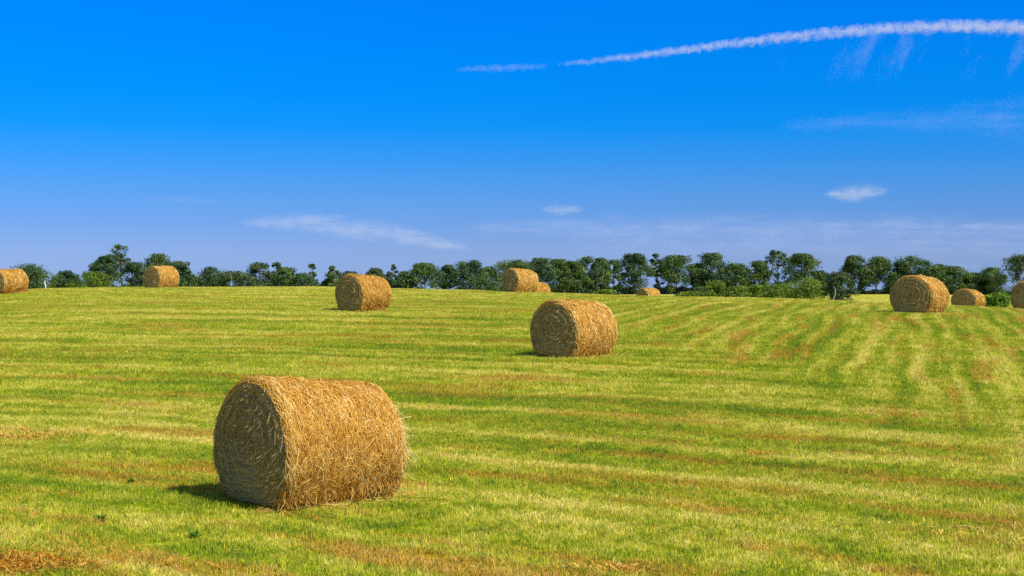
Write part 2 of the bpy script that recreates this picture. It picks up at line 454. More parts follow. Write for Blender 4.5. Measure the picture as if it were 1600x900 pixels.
def bale(label, px, d, H, Wd, L, view_ang, n_side, n_end, sw, seed, taper=0.0, drop=0.0, fringe=0, tilt=0.0, egg=0.04, sag=.42, group='round hay bales lying in the meadow', sink=0.03):
    rng = np.random.default_rng(seed)
    X0 = place(px, d); beta = math.atan2(X0, d)
    ang = beta + math.radians(view_ang)            # bearing of the axis, pointing away from the camera
    root = bpy.data.objects.new('hay_bale', None)
    root.empty_display_size = 0.3
    link(root)
    z0 = float(height(X0, d)) - sink
    root.location = (X0, d, z0)
    # local +X is the axis pointing away; bearing ang => direction (sin, cos)
    root.rotation_euler = (0, tilt, math.pi / 2 - ang)
    tag(root, label, 'hay bale', group)
    ph = rng.random(12) * 6.28
    def surf(x, th, off=0.0):
        """x in [-.5,.5] along the axis, th angle, off outward offset."""
        e = np.clip((np.abs(x) - .5 + .07) / .07, 0, 1)
        k = 1 - 0.075 * (1 - np.sqrt(np.clip(1 - e**2, 0, 1)))          # rounded shoulder
        k = k + 0.012 * (1 - 4 * x * x)
        tp = 1 - taper * (x + .5)
        lump = 1 + .012 * np.sin(2 * th + ph[0] + 3 * x) + .010 * np.sin(3 * th + ph[1] - 5 * x) + .007 * np.sin(5 * th + ph[2] + 9 * x) + .005 * np.sin(11 * th + ph[3] + 14 * x) + .004 * np.sin(23 * x + ph[4] + 2 * th)
        ry = Wd / 2 * k * tp * lump; rz = H / 2 * k * tp * lump
        s, c = np.sin(th), np.cos(th)
        cc = np.where(s < 0, np.sign(c) * np.abs(c) ** (1 - sag * np.clip(-s, 0, 1)), c)
        y = (ry + off) * cc * (1 - egg * s - .03 * egg * s * s)
        z = H / 2 * tp + (rz + off) * s
        zb = 0.05
        z = np.where(z < zb + .06, zb + .06 - .06 * (1 - np.exp((z - zb - .06) / .06)) , z) - .0
        return np.stack([x * L, y, z - drop * (x + .5)], -1)
    # ---- body
    nxs, nth = 40, 120
    xs = np.linspace(-.5, .5, nxs); ths = np.linspace(0, 2 * np.pi, nth, endpoint=False)
    XX, TT = np.meshgrid(xs, ths, indexing='ij')
    bump = 0.008 * rng.standard_normal(XX.shape)
    bv = surf(XX, TT, bump).reshape(-1, 3)
    ii = np.arange(nxs * nth).reshape(nxs, nth); jj = np.roll(ii, -1, 1)
    bf = np.stack([ii[:-1].ravel(), jj[:-1].ravel(), jj[1:].ravel(), ii[1:].ravel()], 1)
    body = link(bpy.data.objects.new('rolled_side', mesh_np('rolled_side', bv, bf, smooth=True, mat=M_CORE)), root)
    # ---- ends
    def endpt(side, rho, th, off):
        rim = surf(np.full_like(th, side * .5), th)
        cz = H * .5 * (1 - taper * (side * .5 + .5)) - drop * (side * .5 + .5)
        cen = np.array([side * .5 * L, 0, cz])
        p = cen + (rim - cen) * rho[..., None]
        bulge = 0.045 * (1 - rho**2) + .012 * np.sin(rho * 34 + th) * (rho < .97) * (rho > .05)
        p[..., 0] += side * (bulge + off)
        return p
    ends = {}
    for side in (-1, 1):
        rh = np.linspace(1, .02, 34); RR, TT = np.meshgrid(rh, ths, indexing='ij')
        j = 0.006 * rng.standard_normal(RR.shape) * (RR < .99)
        ev = endpt(side, RR, TT, j).reshape(-1, 3)
        ii = np.arange(34 * nth).reshape(34, nth); jj = np.roll(ii, -1, 1)
        ef = np.stack([ii[:-1].ravel(), ii[1:].ravel(), jj[1:].ravel(), jj[:-1].ravel()], 1)
        if side > 0: ef = ef[:, ::-1]
        cap = ii[-1][None, :]
        if side < 0: cap = cap[:, ::-1]
        ends[side] = link(bpy.data.objects.new('end_face', mesh_np('end_face', ev, [ef, cap], smooth=True, mat=M_CORE_END)), root)
    # ---- straws
    def ribbons(pts, nrm, wid):
        """pts (n,K,3), nrm (n,K,3) -> ribbons"""
        n, K, _ = pts.shape
        tan = np.gradient(pts, axis=1)
        sd_ = np.cross(tan, nrm); sd_ /= (np.linalg.norm(sd_, axis=-1, keepdims=True) + 1e-9)
        wv = wid[:, None, None] * sd_ * np.linspace(1, .55, K)[None, :, None]
        v = np.stack([pts - wv, pts + wv], 2).reshape(-1, 3)
        base = (np.arange(n) * 2 * K)[:, None] + 2 * np.arange(K - 1)[None, :]
        f = np.stack([base, base + 1, base + 3, base + 2], -1).reshape(-1, 4)
        return v, f
    K = 6
    n = n_side
    x = (rng.random(n) - .5) * 1.0; th = rng.random(n) * 2 * np.pi
    ang_j = rng.normal(0, .55, n) + (rng.random(n) < .12) * rng.normal(0, 1.2, n)
    edge = np.abs(x) > .43
    ang_j = np.where(edge, ang_j * .4, ang_j)
    ln = (.10 + .32 * rng.random(n) ** 1.5)
    t = np.linspace(-.5, .5, K)[None, :]
    cur = rng.normal(0, .5, n)[:, None]
    a = ang_j[:, None] + cur * t
    sx = np.clip(x[:, None] + ln[:, None] * t * np.sin(a) / L, -.515, .515)
    sth = th[:, None] + ln[:, None] * t * np.cos(a) / (H / 2)
    lift = .004 + .020 * rng.random(n)[:, None] ** 2 + (rng.random(n)[:, None] < .10) * .10 * np.abs(t) ** 1.5 * rng.random(n)[:, None] + .012 * np.sin(t * 5 + rng.random(n)[:, None] * 6)
    p = surf(sx, sth, lift)
    p[..., 2] = np.maximum(p[..., 2], .012)
    q = surf(sx, sth, lift + .05)
    nr = q - p; nr /= np.linalg.norm(nr, axis=-1, keepdims=True) + 1e-9
    nr = nr + .55 * rng.standard_normal((n, 1, 3))
    wid = sw * (.5 + rng.random(n))
    v, f = ribbons(p, nr, wid)
    clump = .5 + .5 * np.sin(7 * x + 3 * th + ph[5]) * np.sin(11 * x - 5 * th + ph[6]) + .5 * np.sin(17 * x + 2 * th + ph[7]) * np.sin(5 * x + 9 * th + ph[8])
    # straw tone varies at random and in clumps, paler towards both rims
    tn = np.clip(rng.beta(1.6, 1.7, n) * .80 + .14 * clump + .20 * edge * rng.random(n) + (rng.random(n) < .05) * .4 + [.03, .0, .05, -.04, .06, -.02, .04][seed % 7], 0, 1)
    vt = np.repeat(tn, 2 * K)
    parts_v, parts_f, parts_t = [v], [f], [vt]
    off = len(v)
    if fringe:
        n = fringe
        th = rng.normal(.35, .75, n) + math.pi * (1 if False else 0)
        th = np.where(rng.random(n) < .85, rng.choice([2.55, 2.85, 3.05, 3.3, -.35, .1, .3], n) + rng.normal(0, .10, n), rng.random(n) * 6.28)
        p0 = surf(np.full(n, .47) - .05 * rng.random(n), th, .01)
        p1 = surf(np.full(n, .5), th, .06)
        dirv = np.stack([np.abs(rng.normal(.6, .4, n)), (p1 - p0)[:, 1] * 6 + rng.normal(0, .25, n), (p1 - p0)[:, 2] * 5 - .45 + rng.normal(0, .45, n)], 1)
        dirv /= np.linalg.norm(dirv, axis=1, keepdims=True)
        ln = .07 + .17 * rng.random(n)
        tt = np.linspace(0, 1, K)[None, :, None]
        p = p0[:, None, :] + dirv[:, None, :] * ln[:, None, None] * tt + np.array([0, 0, -.05]) * tt**2
        p[..., 2] = np.maximum(p[..., 2], .012)
        nr = np.broadcast_to(rng.standard_normal((n, 1, 3)), p.shape)
        v, f = ribbons(p, nr, sw * (.5 + .8 * rng.random(n)))
        parts_v.append(v); parts_f.append(f + off); parts_t.append(np.repeat(np.clip(.75 + .3 * rng.random(n), 0, 1), 2 * K)); off += len(v)
    # shed straws lying in the grass round the foot
    n = n_side // 30
    x = (rng.random(n) - .5) * 1.3; sgn = np.where(rng.random(n) < .5, -1, 1)
    yb = sgn * (Wd * .26 + rng.exponential(.22, n))
    az = rng.random(n) * 6.28; ln = .05 + .13 * rng.random(n)
    tt = np.linspace(-.5, .5, K)[None, :, None]
    p = np.stack([x * L, yb, .045 + .03 * rng.random(n)], 1)[:, None, :] + np.stack([np.cos(az), np.sin(az), rng.normal(0, .15, n)], 1)[:, None, :] * ln[:, None, None] * tt
    nr = np.broadcast_to(np.array([0, 0, 1.]) + .4 * rng.standard_normal((n, 1, 3)), p.shape)
    v, f = ribbons(p, nr, sw * (.5 + .6 * rng.random(n)))
    parts_v.append(v); parts_f.append(f + off); parts_t.append(np.repeat(.3 + .6 * rng.random(n), 2 * K)); off += len(v)
    # straws brushed down on to the grass round the foot
    n = n_side // 16
    x = (rng.random(n) - .5) * 1.0; sgn = np.where(rng.random(n) < .5, -1, 1)
    th = -np.pi / 2 + sgn * (.35 + .6 * rng.random(n))
    p0 = surf(x, th, .012)
    dirv = np.stack([rng.normal(0, .45, n), sgn * (.30 * rng.random(n) ** 2), -.9 + .5 * rng.random(n)], 1)
    ln = .04 + .16 * rng.random(n) ** 1.5; tt = np.linspace(0, 1, K)[None, :, None]
    p = p0[:, None, :] + dirv[:, None, :] * ln[:, None, None] * tt
    p[..., 2] = np.maximum(p[..., 2], .02)
    nr = np.broadcast_to(rng.standard_normal((n, 1, 3)) + np.array([0, 1, 1]), p.shape)
    v, f = ribbons(p, nr, sw * (.5 + rng.random(n)))
    parts_v.append(v); parts_f.append(f + off); parts_t.append(np.repeat(rng.random(n) * .9, 2 * K))
    so_ = link(bpy.data.objects.new('loose_straw', mesh_np('loose_straw', np.concatenate(parts_v), np.concatenate(parts_f), {'tone': np.concatenate(parts_t)}, mat=M_STRAW)), root)
    so_['kind'] = 'stuff'
    # straws of the faces
    for side in (-1, 1):
        n = n_end if side < 0 else n_end // 3
        rho = np.sqrt(rng.random(n)) * .985; th = rng.random(n) * 2 * np.pi
        ln = .06 + .2 * rng.random(n) ** 1.6
        aj = (rng.normal(0, .42, n) + (rng.random(n) < .12) * rng.normal(0, 1.0, n))[:, None]
        sth = th[:, None] + ln[:, None] * t * np.cos(aj) / (np.maximum(rho, .12)[:, None] * H / 2)
        srh = np.clip(rho[:, None] + ln[:, None] * t * np.sin(aj) / (H / 2), .01, 1.0)
        lf = .003 + .012 * rng.random(n)[:, None] + (rng.random(n)[:, None] < .06) * .09 * np.abs(t + .5) ** 2 * rng.random(n)[:, None]
        p = endpt(side, srh, sth, lf)
        p[..., 2] = np.maximum(p[..., 2], .012)
        nr = np.array([side, 0, 0.]) + .5 * rng.standard_normal((n, 1, 3)); nr = np.broadcast_to(nr, p.shape)
        v, f = ribbons(p, nr, sw * .8 * (.5 + rng.random(n)))
        ring = .5 + .5 * np.sin(rho * 60 + th * 1.0)
        tn = np.clip(rng.beta(2, 3, n) * .75 + .15 * ring + (rng.random(n) < .025) * .6, 0, 1)
        # pale bright straws caught near the core
        e = link(bpy.data.objects.new('straw', mesh_np('straw', v, f, {'tone': np.repeat(tn, 2 * K)}, mat=M_STRAW_END)), ends[side])
        e['kind'] = 'stuff'
    return root

R = 'round golden hay bale '
bale('large shaggy round hay bale in the left foreground, largest and nearest of all', 488, 15.45, 1.38, 1.53, 1.55, 56.5, 34000, 12000, .0025, 1, taper=.12, drop=.0, egg=.09, fringe=280, sink=.02)
bale('second nearest bale, alone in mid field, dark end with a shadow on its left', 897, 33.8, 1.36, 1.50, 1.50, 40, 14000, 5000, .0045, 2, egg=.06, taper=.03)
bale('round bale with a very dark end, left of centre, third nearest', 568, 51.2, 1.33, 1.46, 1.46, 45, 9000, 3500, .006, 3, egg=.01, sag=.35, taper=.05)
bale('big right hand bale with its ringed brown end turned to the camera', 1437, 51.0, 1.36, 1.64, 1.48, 24, 9000, 4000, .006, 4, egg=.07, taper=.04)
bale('half hidden bale just right of the big ringed bale, its foot behind the crest', 1514, 84.0, 1.28, 1.56, 1.50, 24, 4000, 2500, .008, 5, egg=.10, taper=.10)
bale('bale cut off by the right edge of the picture', 1616, 63.5, 1.36, 1.52, 1.50, 24, 5000, 2500, .007, 6)
bale('bale on the crest against dark trees, left of the middle-left bale', 252, 82.0, 1.30, 1.46, 1.46, 48, 4500, 2000, .008, 7)
bale('bale cut off by the left edge of the picture', 12, 74.0, 1.30, 1.46, 1.50, 52, 4500, 2000, .008, 8)
bale('front bale of the close pair on the crest, beyond the second nearest bale', 812, 79.5, 1.30, 1.44, 1.50, 48, 4500, 2000, .008, 9, tilt=.05)
bale('bale peeping out on the right behind the front bale of the close pair', 836, 93.0, 1.34, 1.46, 1.46, 48, 3500, 1500, .009, 10)
bale('small far bale sunk behind the crest, only its rounded top showing', 1013, 123.0, 1.34, 1.50, 1.50, 45, 3000, 1500, .011, 11)

# ------------------------------------------------------------------ trees and bushes
def leaf_mat(name, dark, mid, light):
    m = NT(name)
    at = m.n('ShaderNodeAttribute', attribute_name='tone')
    c = m.ramp(at.outputs['Fac'], [(0.0, dark), (0.55, mid), (1.0, light)])
    df = m.n('ShaderNodeBsdfPrincipled', {'Base Color': c, 'Roughness': 0.6})
    df.inputs['Specular IOR Level'].default_value = 0.3
    tr = m.n('ShaderNodeBsdfTranslucent', {0: c})
    mx = m.n('ShaderNodeMixShader', {0: 0.25, 1: df.outputs[0], 2: tr.outputs[0]})
    return m.out(mx.outputs[0])
M_LEAF = {
 'dark': leaf_mat('dark_leaves', (0.013, 0.040, 0.018), (0.045, 0.098, 0.028), (0.14, 0.20, 0.04)),
 'mid': leaf_mat('mid_leaves', (0.018, 0.050, 0.014), (0.066, 0.128, 0.024), (0.18, 0.25, 0.04)),
 'light': leaf_mat('light_leaves', (0.045, 0.09, 0.006), (0.12, 0.20, 0.012), (0.24, 0.32, 0.03)),
 'bright': leaf_mat('bright_leaves', (0.06, 0.12, 0.006), (0.12, 0.24, 0.010), (0.24, 0.36, 0.02)),
 'grey': leaf_mat('grey_green_leaves', (0.03, 0.06, 0.022), (0.07, 0.12, 0.035), (0.14, 0.19, 0.06)),
}
m = NT('bark')
f = m.noise(m.n('ShaderNodeTexCoord').outputs['Object'], 3.0, 4)
b = m.n('ShaderNodeBsdfPrincipled', {'Base Color': m.ramp(f, [(0.3, (0.045, 0.035, 0.028)), (0.7, (0.13, 0.105, 0.08))]), 'Roughness': 0.9})
M_BARK = m.out(b.outputs[0])
m = NT('bleached_wood')
f = m.noise(m.n('ShaderNodeTexCoord').outputs['Object'], 5.0, 4)
b = m.n('ShaderNodeBsdfPrincipled', {'Base Color': m.ramp(f, [(0.3, (0.30, 0.28, 0.24)), (0.7, (0.52, 0.49, 0.44))]), 'Roughness': 0.8})
M_BLEACH = m.out(b.outputs[0])

def tube(path, rad, sides=6):
    path = np.asarray(path, float); K = len(path)
    tan = np.gradient(path, axis=0); tan /= np.linalg.norm(tan, axis=1, keepdims=True) + 1e-9
    up = np.where(np.abs(tan[:, 2:3]) > .8, np.array([[1., 0, 0]]), np.array([[0, 0, 1.]]))
    a = np.cross(tan, up); a /= np.linalg.norm(a, axis=1, keepdims=True) + 1e-9
    b = np.cross(tan, a)
    an = np.linspace(0, 2 * np.pi, sides, endpoint=False)
    ring = a[:, None] * np.cos(an)[None, :, None] + b[:, None] * np.sin(an)[None, :, None]
    v = (path[:, None] + ring * np.asarray(rad)[:, None, None]).reshape(-1, 3)
    ii = np.arange(K * sides).reshape(K, sides); jj = np.roll(ii, -1, 1)
    return v, np.stack([ii[:-1].ravel(), ii[1:].ravel(), jj[1:].ravel(), jj[:-1].ravel()], 1)

def join(parts):
    V, Fc, o = [], [], 0
    for v, f in parts:
        V.append(v); Fc.append(f + o); o += len(v)
    return np.concatenate(V), np.concatenate(Fc)

def build_plant(style, Hh, Wd, seed, leaf):
    """crown (v,f,tone) and wood (v,f) of a plant of height Hh and width Wd"""
    rng = np.random.default_rng(seed)
    base = {'conical': .04, 'open': .20, 'bush': .0, 'low': .0}.get(style, .05 + .09 * rng.random())
    nclu = {'conical': 46, 'open': 46, 'bush': 60, 'low': 70}.get(style, 80)
    crad = {'conical': .11, 'open': .095, 'bush': .12, 'low': .12}.get(style, .115)
    lv = {'open': 65, 'conical': 90}.get(style, 105)
    e1, e2, e3 = rng.random(3) * 6.28
    a1 = .12 + .16 * rng.random()
    def env(v, az):
        if style == 'conical': r = (1.02 - v) ** .75
        elif style in ('bush', 'low'): r = math.sqrt(max(.02, 1 - v ** 2.6))
        else: r = max(.12, math.sin(math.pi * min(.985, v * .80 + .17))) ** .62
        return r * (1 + a1 * math.sin(2 * az + e1) + .17 * math.sin(3 * az + e2 + 4 * v) + .12 * math.sin(9 * v + e3))
    rt = max(.05, Hh * .02)
    wood = []
    zt = np.linspace(0, 1, 7)
    wob = np.cumsum(rng.normal(0, .012 * Hh, (7, 2)), 0); wob[0] = 0
    top = {'conical': .96, 'bush': .5}.get(style, .84)
    path = np.column_stack([wob, zt * Hh * top]); path[0, 2] = -.4
    wood.append(tube(path, rt * (1.15 - zt * 1.0)))
    clusters = []
    zl = base * Hh; zh = Hh
    # a few big boughs give the crown its lobes
    nb = {'conical': 1, 'open': 6, 'bush': 5}.get(style, 6)
    boughs = [(rng.random() * 6.28, .25 + .7 * rng.random()) for _ in range(nb)]
    for k in range(nclu):
        if rng.random() < .6 and nb > 1:
            ba, bv = boughs[k % nb]
            az = ba + rng.normal(0, .42); v = min(.97, max(.03, bv + rng.normal(0, .13)))
        else:
            az = rng.random() * 6.28; v = rng.random() ** .9
        rr = env(v, az) * (1 - crad * 1.5) * Wd / 2 * (.35 + .65 * rng.random() ** .5)
        rad = crad * Wd * (.6 + .7 * rng.random())
        if style == 'conical': rad *= 1.25 - .85 * v
        z = zl + (zh - zl) * v * .97
        z = min(z, Hh - rad * .75)
        i = min(5.999, max(0, z / (Hh * top) * 6)); q = path[int(i)] * (1 - i % 1) + path[int(i) + 1] * (i % 1)
        c = np.array([q[0] + math.cos(az) * rr, q[1] + math.sin(az) * rr, max(z, rad * .4)])
        clusters.append((c, rad))
        if k % 3 == 0 and style != 'bush':
            zb = max(zl * .75, z - .55 * rr - .04 * Hh); i = min(5.999, max(0, zb / (Hh * top) * 6))
            b0 = path[int(i)] * (1 - i % 1) + path[int(i) + 1] * (i % 1)
            mid = (b0 + c) / 2 + rng.normal(0, .02 * Hh, 3)
            wood.append(tube(np.array([b0, (b0 + mid) / 2 - [0, 0, .005 * Hh], mid, (mid + c) / 2, c]), rt * np.array([.5, .4, .3, .2, .08]), 5))
    for q in range(3):
        rad = crad * Wd * (.75 if style != 'conical' else .4)
        off = .10 * Wd if style != 'conical' else .01 * Wd
        clusters.append((np.array([path[-1, 0] + rng.normal(0, off), path[-1, 1] + rng.normal(0, off), Hh - rad * (.8 + .5 * q)]), rad))
    C, N, TN, SZ = [], [], [], []
    for c, r in clusters:
        n = int(lv * (.6 + .8 * rng.random()))
        dv = rng.standard_normal((n, 3)); dv /= np.linalg.norm(dv, axis=1, keepdims=True)
        rad = r * (.40 + .75 * rng.random(n) ** .7)
        p = c + dv * rad[:, None] * np.array([1.15, 1.15, .8])
        C.append(p); N.append(dv + rng.normal(0, .5, (n, 3)) + np.array([0, 0, .3]))
        TN.append(np.clip(rng.random() * .65 + rng.random(n) * .45 - .05, 0, 1)); SZ.append(leaf * (.6 + .8 * rng.random(n)))
    C = np.concatenate(C); N = np.concatenate(N); TN = np.concatenate(TN); SZ = np.concatenate(SZ)
    C[:, 2] = np.where(C[:, 2] < .05, rng.random(len(C)) * .3, C[:, 2])
    N /= np.linalg.norm(N, axis=1, keepdims=True)
    a = np.cross(N, rng.standard_normal(N.shape)); a /= np.linalg.norm(a, axis=1, keepdims=True)
    bb = np.cross(N, a)
    s = SZ[:, None]
    v = np.stack([C - a * s * .5, C + bb * s * .32 + N * s * .06, C + a * s * .5, C - bb * s * .32 + N * s * .06], 1).reshape(-1, 3)
    f = np.arange(len(C) * 4).reshape(-1, 4)
    return (v, f, np.repeat(TN, 4)), join(wood)

def plant(name, cat, label, px, d, top, wpx, style, leafk, seed, group, base=None, extra=None, turn=None):
    X0 = place(px, d); z0 = float(height(X0, d)) - .15
    ztop = EYE + (HOR - top) / F * d
    Hh = ztop - z0; Wd = wpx / F * d * (1.18 if style in ('open', 'conical') else 1.34)
    leaf = max(.16, d * .0011)
    (cv, cf, ct), wood = build_plant(style, Hh, Wd, seed, leaf)
    root = link(bpy.data.objects.new(name, None)); root.empty_display_size = 1
    root.location = (X0, d, z0)
    tag(root, label, cat, group)
    if wood is not None and style != 'bush':
        link(bpy.data.objects.new('trunk', mesh_np('trunk', wood[0], wood[1], smooth=True, mat=M_BARK)), root)
    elif wood is not None:
        link(bpy.data.objects.new('stem', mesh_np('stem', wood[0], wood[1], smooth=True, mat=M_BARK)), root)
    link(bpy.data.objects.new('crown' if style != 'bush' else 'foliage', mesh_np('crown', cv, cf, {'tone': ct}, mat=M_LEAF[leafk])), root)
    return root

GL, GM, GR = 'trees beyond the left crest', 'trees of the long row beyond the middle crest', 'trees of the long row on the right'
TREES = [
 # px, top, width, style, leaf, dist, label, group
 (-40, 420, 70, 'round', 'dark', 250, 'round dark tree cut off by the left edge, beyond the left edge bale', GL),
 (46, 413, 76, 'low', 'mid', 245, 'wide green tree just right of the left edge bale, behind the white post', GL),
 (101, 423, 42, 'low', 'dark', 255, 'small dark rounded tree alone between two gaps right of the white post', GL),
 (142, 424, 58, 'low', 'light', 235, 'low yellow green tree at the foot of the tallest left tree', GL),
 (164, 400, 42, 'round', 'dark', 255, 'dark ball crowned tree touching the tallest left tree on its left', GL),
 (188, 382, 44, 'open', 'mid', 268, 'tallest tree of the left wood, open crown with sky showing through', GL),
 (212, 409, 44, 'low', 'dark', 250, 'dark tree between the tallest left tree and the crest bale', GL),
 (242, 396, 56, 'round', 'mid', 258, 'broad tree rising straight behind the bale on the left crest', GL),
 (274, 408, 42, 'low', 'dark', 250, 'dark tree at the right shoulder of the bale on the left crest', GL),
 (298, 429, 40, 'low', 'mid', 250, 'very low tree in the dip right of the left crest bale', GL),
 (331, 417, 52, 'low', 'dark', 252, 'dome shaped dark tree standing clear right of the left crest bale', GL),
 (366, 424, 54, 'low', 'grey', 248, 'greyish green low tree with a bleached dead stem in front', GL),
 (404, 410, 42, 'round', 'grey', 262, 'taller greyish tree, left one of the twin peaks left of the dark ended bale', GL),
 (430, 410, 26, 'open', 'dark', 265, 'slim tree with a loose tip, right one of the twin peaks', GL),
 (448, 418, 40, 'low', 'mid', 255, 'rounded tree leaning on the slim twin peak tree', GL),
 (475, 427, 52, 'low', 'dark', 255, 'low flat topped dark tree beneath the wispy lone tip', GL),
 (488, 412, 17, 'open', 'mid', 275, 'thin wispy tree whose tuft floats above the low flat one', GL),
 (519, 415, 46, 'conical', 'mid', 262, 'pointed bushy tree directly left of the dark ended bale', GL),
 (546, 424, 40, 'low', 'dark', 268, 'small tree whose top shows over the left part of the dark ended bale', GL),
 (588, 419, 30, 'round', 'grey', 290, 'small feathery tree over the right part of the dark ended bale', GL),
 (612, 413, 38, 'conical', 'dark', 280, 'narrow spire shaped tree just right of the dark ended bale', GM),
 (633, 424, 32, 'low', 'dark', 285, 'small knobbed tree between the spire and the square topped tree', GM),
 (664, 411, 46, 'round', 'mid', 300, 'square topped full green tree left of the gap with pale sky', GM),
 (701, 414, 24, 'round', 'dark', 330, 'narrow tree on the right of the pale sky gap', GM),
 (731, 406, 56, 'round', 'dark', 330, 'big rounded oak like tree left of the close pair of bales', GM),
 (766, 417, 34, 'low', 'mid', 335, 'lower tree in the notch before the close pair of bales', GM),
 (803, 406, 62, 'round', 'mid', 350, 'wide tree rising behind the front bale of the close pair', GM),
 (844, 403, 44, 'round', 'dark', 365, 'tree standing over the rear bale of the close pair', GM),
 (869, 405, 36, 'round', 'mid', 375, 'green tree just right of the close pair of bales', GM),
 (892, 408, 40, 'round', 'mid', 380, 'lower rounded tree straight behind the second nearest bale', GM),
 (918, 400, 40, 'round', 'dark', 385, 'domed tree above the right end of the second nearest bale', GM),
 (939, 403, 30, 'round', 'mid', 390, 'narrow leafy tree between the domed tree and the arched tree', GM),
 (960, 406, 34, 'open', 'mid', 395, 'tree with an arched crown and a window of sky, left of the far small bale', GM),
 (990, 396, 46, 'round', 'dark', 395, 'tall full tree rising left of the far small bale', GM),
 (1027, 396, 22, 'open', 'grey', 400, 'slender pale tree with a thin crown above the far small bale', GM),
 (1057, 399, 54, 'round', 'mid', 400, 'broad pyramid shaped tree right of the slender pale one', GR),
 (1086, 412, 34, 'round', 'dark', 400, 'low dark tree between the pyramid shaped tree and the next tall one', GR),
 (1112, 395, 48, 'round', 'dark', 400, 'tall dark tree leaning right, above the left end of the scrub', GR),
 (1149, 411, 42, 'round', 'mid', 400, 'flat topped tree with sky gaps above the middle of the scrub', GR),
 (1180, 408, 40, 'round', 'mid', 400, 'domed tree with clear sky on its left above the scrub', GR),
 (1218, 391, 42, 'open', 'dark', 400, 'tallest airy tree of the right row, full of sky gaps', GR),
 (1254, 396, 54, 'round', 'mid', 400, 'heavy tree sloping down right above the great round bush', GR),
 (1279, 423, 30, 'low', 'dark', 400, 'low end tree before the gap right of the great round bush', GR),
 (1334, 399, 40, 'round', 'dark', 400, 'first tree right of the wide gap, its trunk showing', GR),
 (1368, 401, 46, 'round', 'mid', 400, 'second tree right of the wide gap over the open grass strip', GR),
 (1405, 409, 36, 'round', 'dark', 400, 'tree above the left shoulder of the big ringed bale', GR),
 (1436, 400, 60, 'round', 'mid', 400, 'widest highest tree straight above the big ringed bale', GR),
 (1467, 413, 36, 'round', 'dark', 400, 'small tree above the right shoulder of the big ringed bale', GR),
 (1494, 416, 52, 'round', 'mid', 400, 'flat spreading tree above the half hidden bale', GR),
 (1523, 426, 36, 'round', 'dark', 400, 'lowest tree in the dip between half hidden bale and bright bush', GR),
 (1552, 418, 44, 'round', 'mid', 400, 'square crowned tree above the bright green bush', GR),
 (1594, 398, 60, 'low', 'grey', 210, 'tall soft grey green tree at the right edge of the picture', GR),
 (1650, 404, 70, 'round', 'mid', 230, 'tree just beyond the right edge behind the cut off bale', GR),
 (1314, 425, 42, 'round', 'grey', 165, 'soft rounded willow like tree with a bleached leaning limb, right of the great round bush', 'small trees and bushes on the far slope'),
]
for k, (px, top, wp, st, lf, d, lab, grp_) in enumerate(TREES):
    t = plant('broadleaf_tree' if st != 'conical' else 'pointed_tree', 'tree', lab, px, d, top, wp, st, lf, 100 + k, grp_)
    if 'bleached' in lab:
        lean = 1 if px < 500 else -1
        if px > 500:
            pth = np.array([[-1.45, -1.9, .3], [-1.3, -1.9, .8], [-1.1, -1.9, 1.2], [-1.08, -1.9, 1.9], [-1.3, -1.9, 2.3]])
        else:
            pth = np.array([[-.1, -2.6, 0.], [0, -2.6, 1.5], [-.05, -2.6, 2.6], [.1, -2.6, 3.9], [-.15, -2.6, 5.0]])
        v, f = tube(pth, np.array([.05, .045, .04, .03, .015]), 6)
        link(bpy.data.objects.new('dead_limb', mesh_np('dead_limb', v, f, smooth=True, mat=M_BLEACH)), t)['label'] = 'bleached bare limb'

GB = 'bushes on the far slope'
BUSH = [
 (1082, 456, 44, 'light', 200, 'lowest bush at the left end of the scrub'),
 (1120, 438, 40, 'light', 195, 'pale feathery topped bush near the left end of the scrub'),
 (1152, 446, 44, 'light', 190, 'second bush of the scrub, low with a level top'),
 (1183, 444, 44, 'light', 190, 'middle bush of the scrub, yellow green'),
 (1216, 444, 48, 'light', 185, 'bush tucked against the left of the great round bush'),
 (1262, 433, 64, 'light', 175, 'great round bush, biggest of the far scrub'),
 (1556, 458, 52, 'bright', 105, 'bright green bush right of the half hidden bale'),
 (947, 453, 30, 'light', 340, 'tiny pale bush at the foot of the tree row above the second nearest bale'),
 (1096, 448, 30, 'grey', 215, 'greyish bush behind the lowest scrub bush'),
]
for k, (px, top, wp, lf, d, lab) in enumerate(BUSH):
    plant('bush', 'bush', lab, px, d, top, wp, 'bush', lf, 300 + k, GB)

def hedge(label, pa, pb, d, h, seed):
    rng = np.random.default_rng(seed)
    xa, xb = place(pa, d), place(pb, d)
    n = int((xb - xa) * 170)
    x = xa + (xb - xa) * rng.random(n); y = d + rng.normal(0, 1.0, n)
    hh = h * (.75 + .25 * np.sin(x * .35 + 1) * np.sin(x * .13)) * (.85 + .15 * np.sin(x * 1.7))
    zc = height(x, y)
    z = zc + hh * rng.random(n) ** .8
    C = np.stack([x - xa, y - d, z], 1)
    z00 = float(height(xa, d)); C[:, 2] -= z00
    N = rng.standard_normal((n, 3)) + np.array([0, -.4, .5]); N /= np.linalg.norm(N, axis=1, keepdims=True)
    a = np.cross(N, rng.standard_normal(N.shape)); a /= np.linalg.norm(a, axis=1, keepdims=True); bb = np.cross(N, a)
    s = (.3 + .5 * rng.random(n))[:, None]
    v = np.stack([C - a * s * .5, C + bb * s * .4, C + a * s * .5, C - bb * s * .4], 1).reshape(-1, 3)
    o = link(bpy.data.objects.new('hedge', mesh_np('hedge', v, np.arange(n * 4).reshape(-1, 4), {'tone': np.repeat(rng.random(n), 4)}, mat=M_LEAF['dark'])))
    o.location = (xa, d, z00)
    tag(o, label, 'hedge')
hedge('long dark hedge running under the middle trees behind the crest', 560, 1110, 408, 3.2, 1)
hedge('dark hedge closing the foot of the left wood', -60, 640, 285, 5.4, 2)
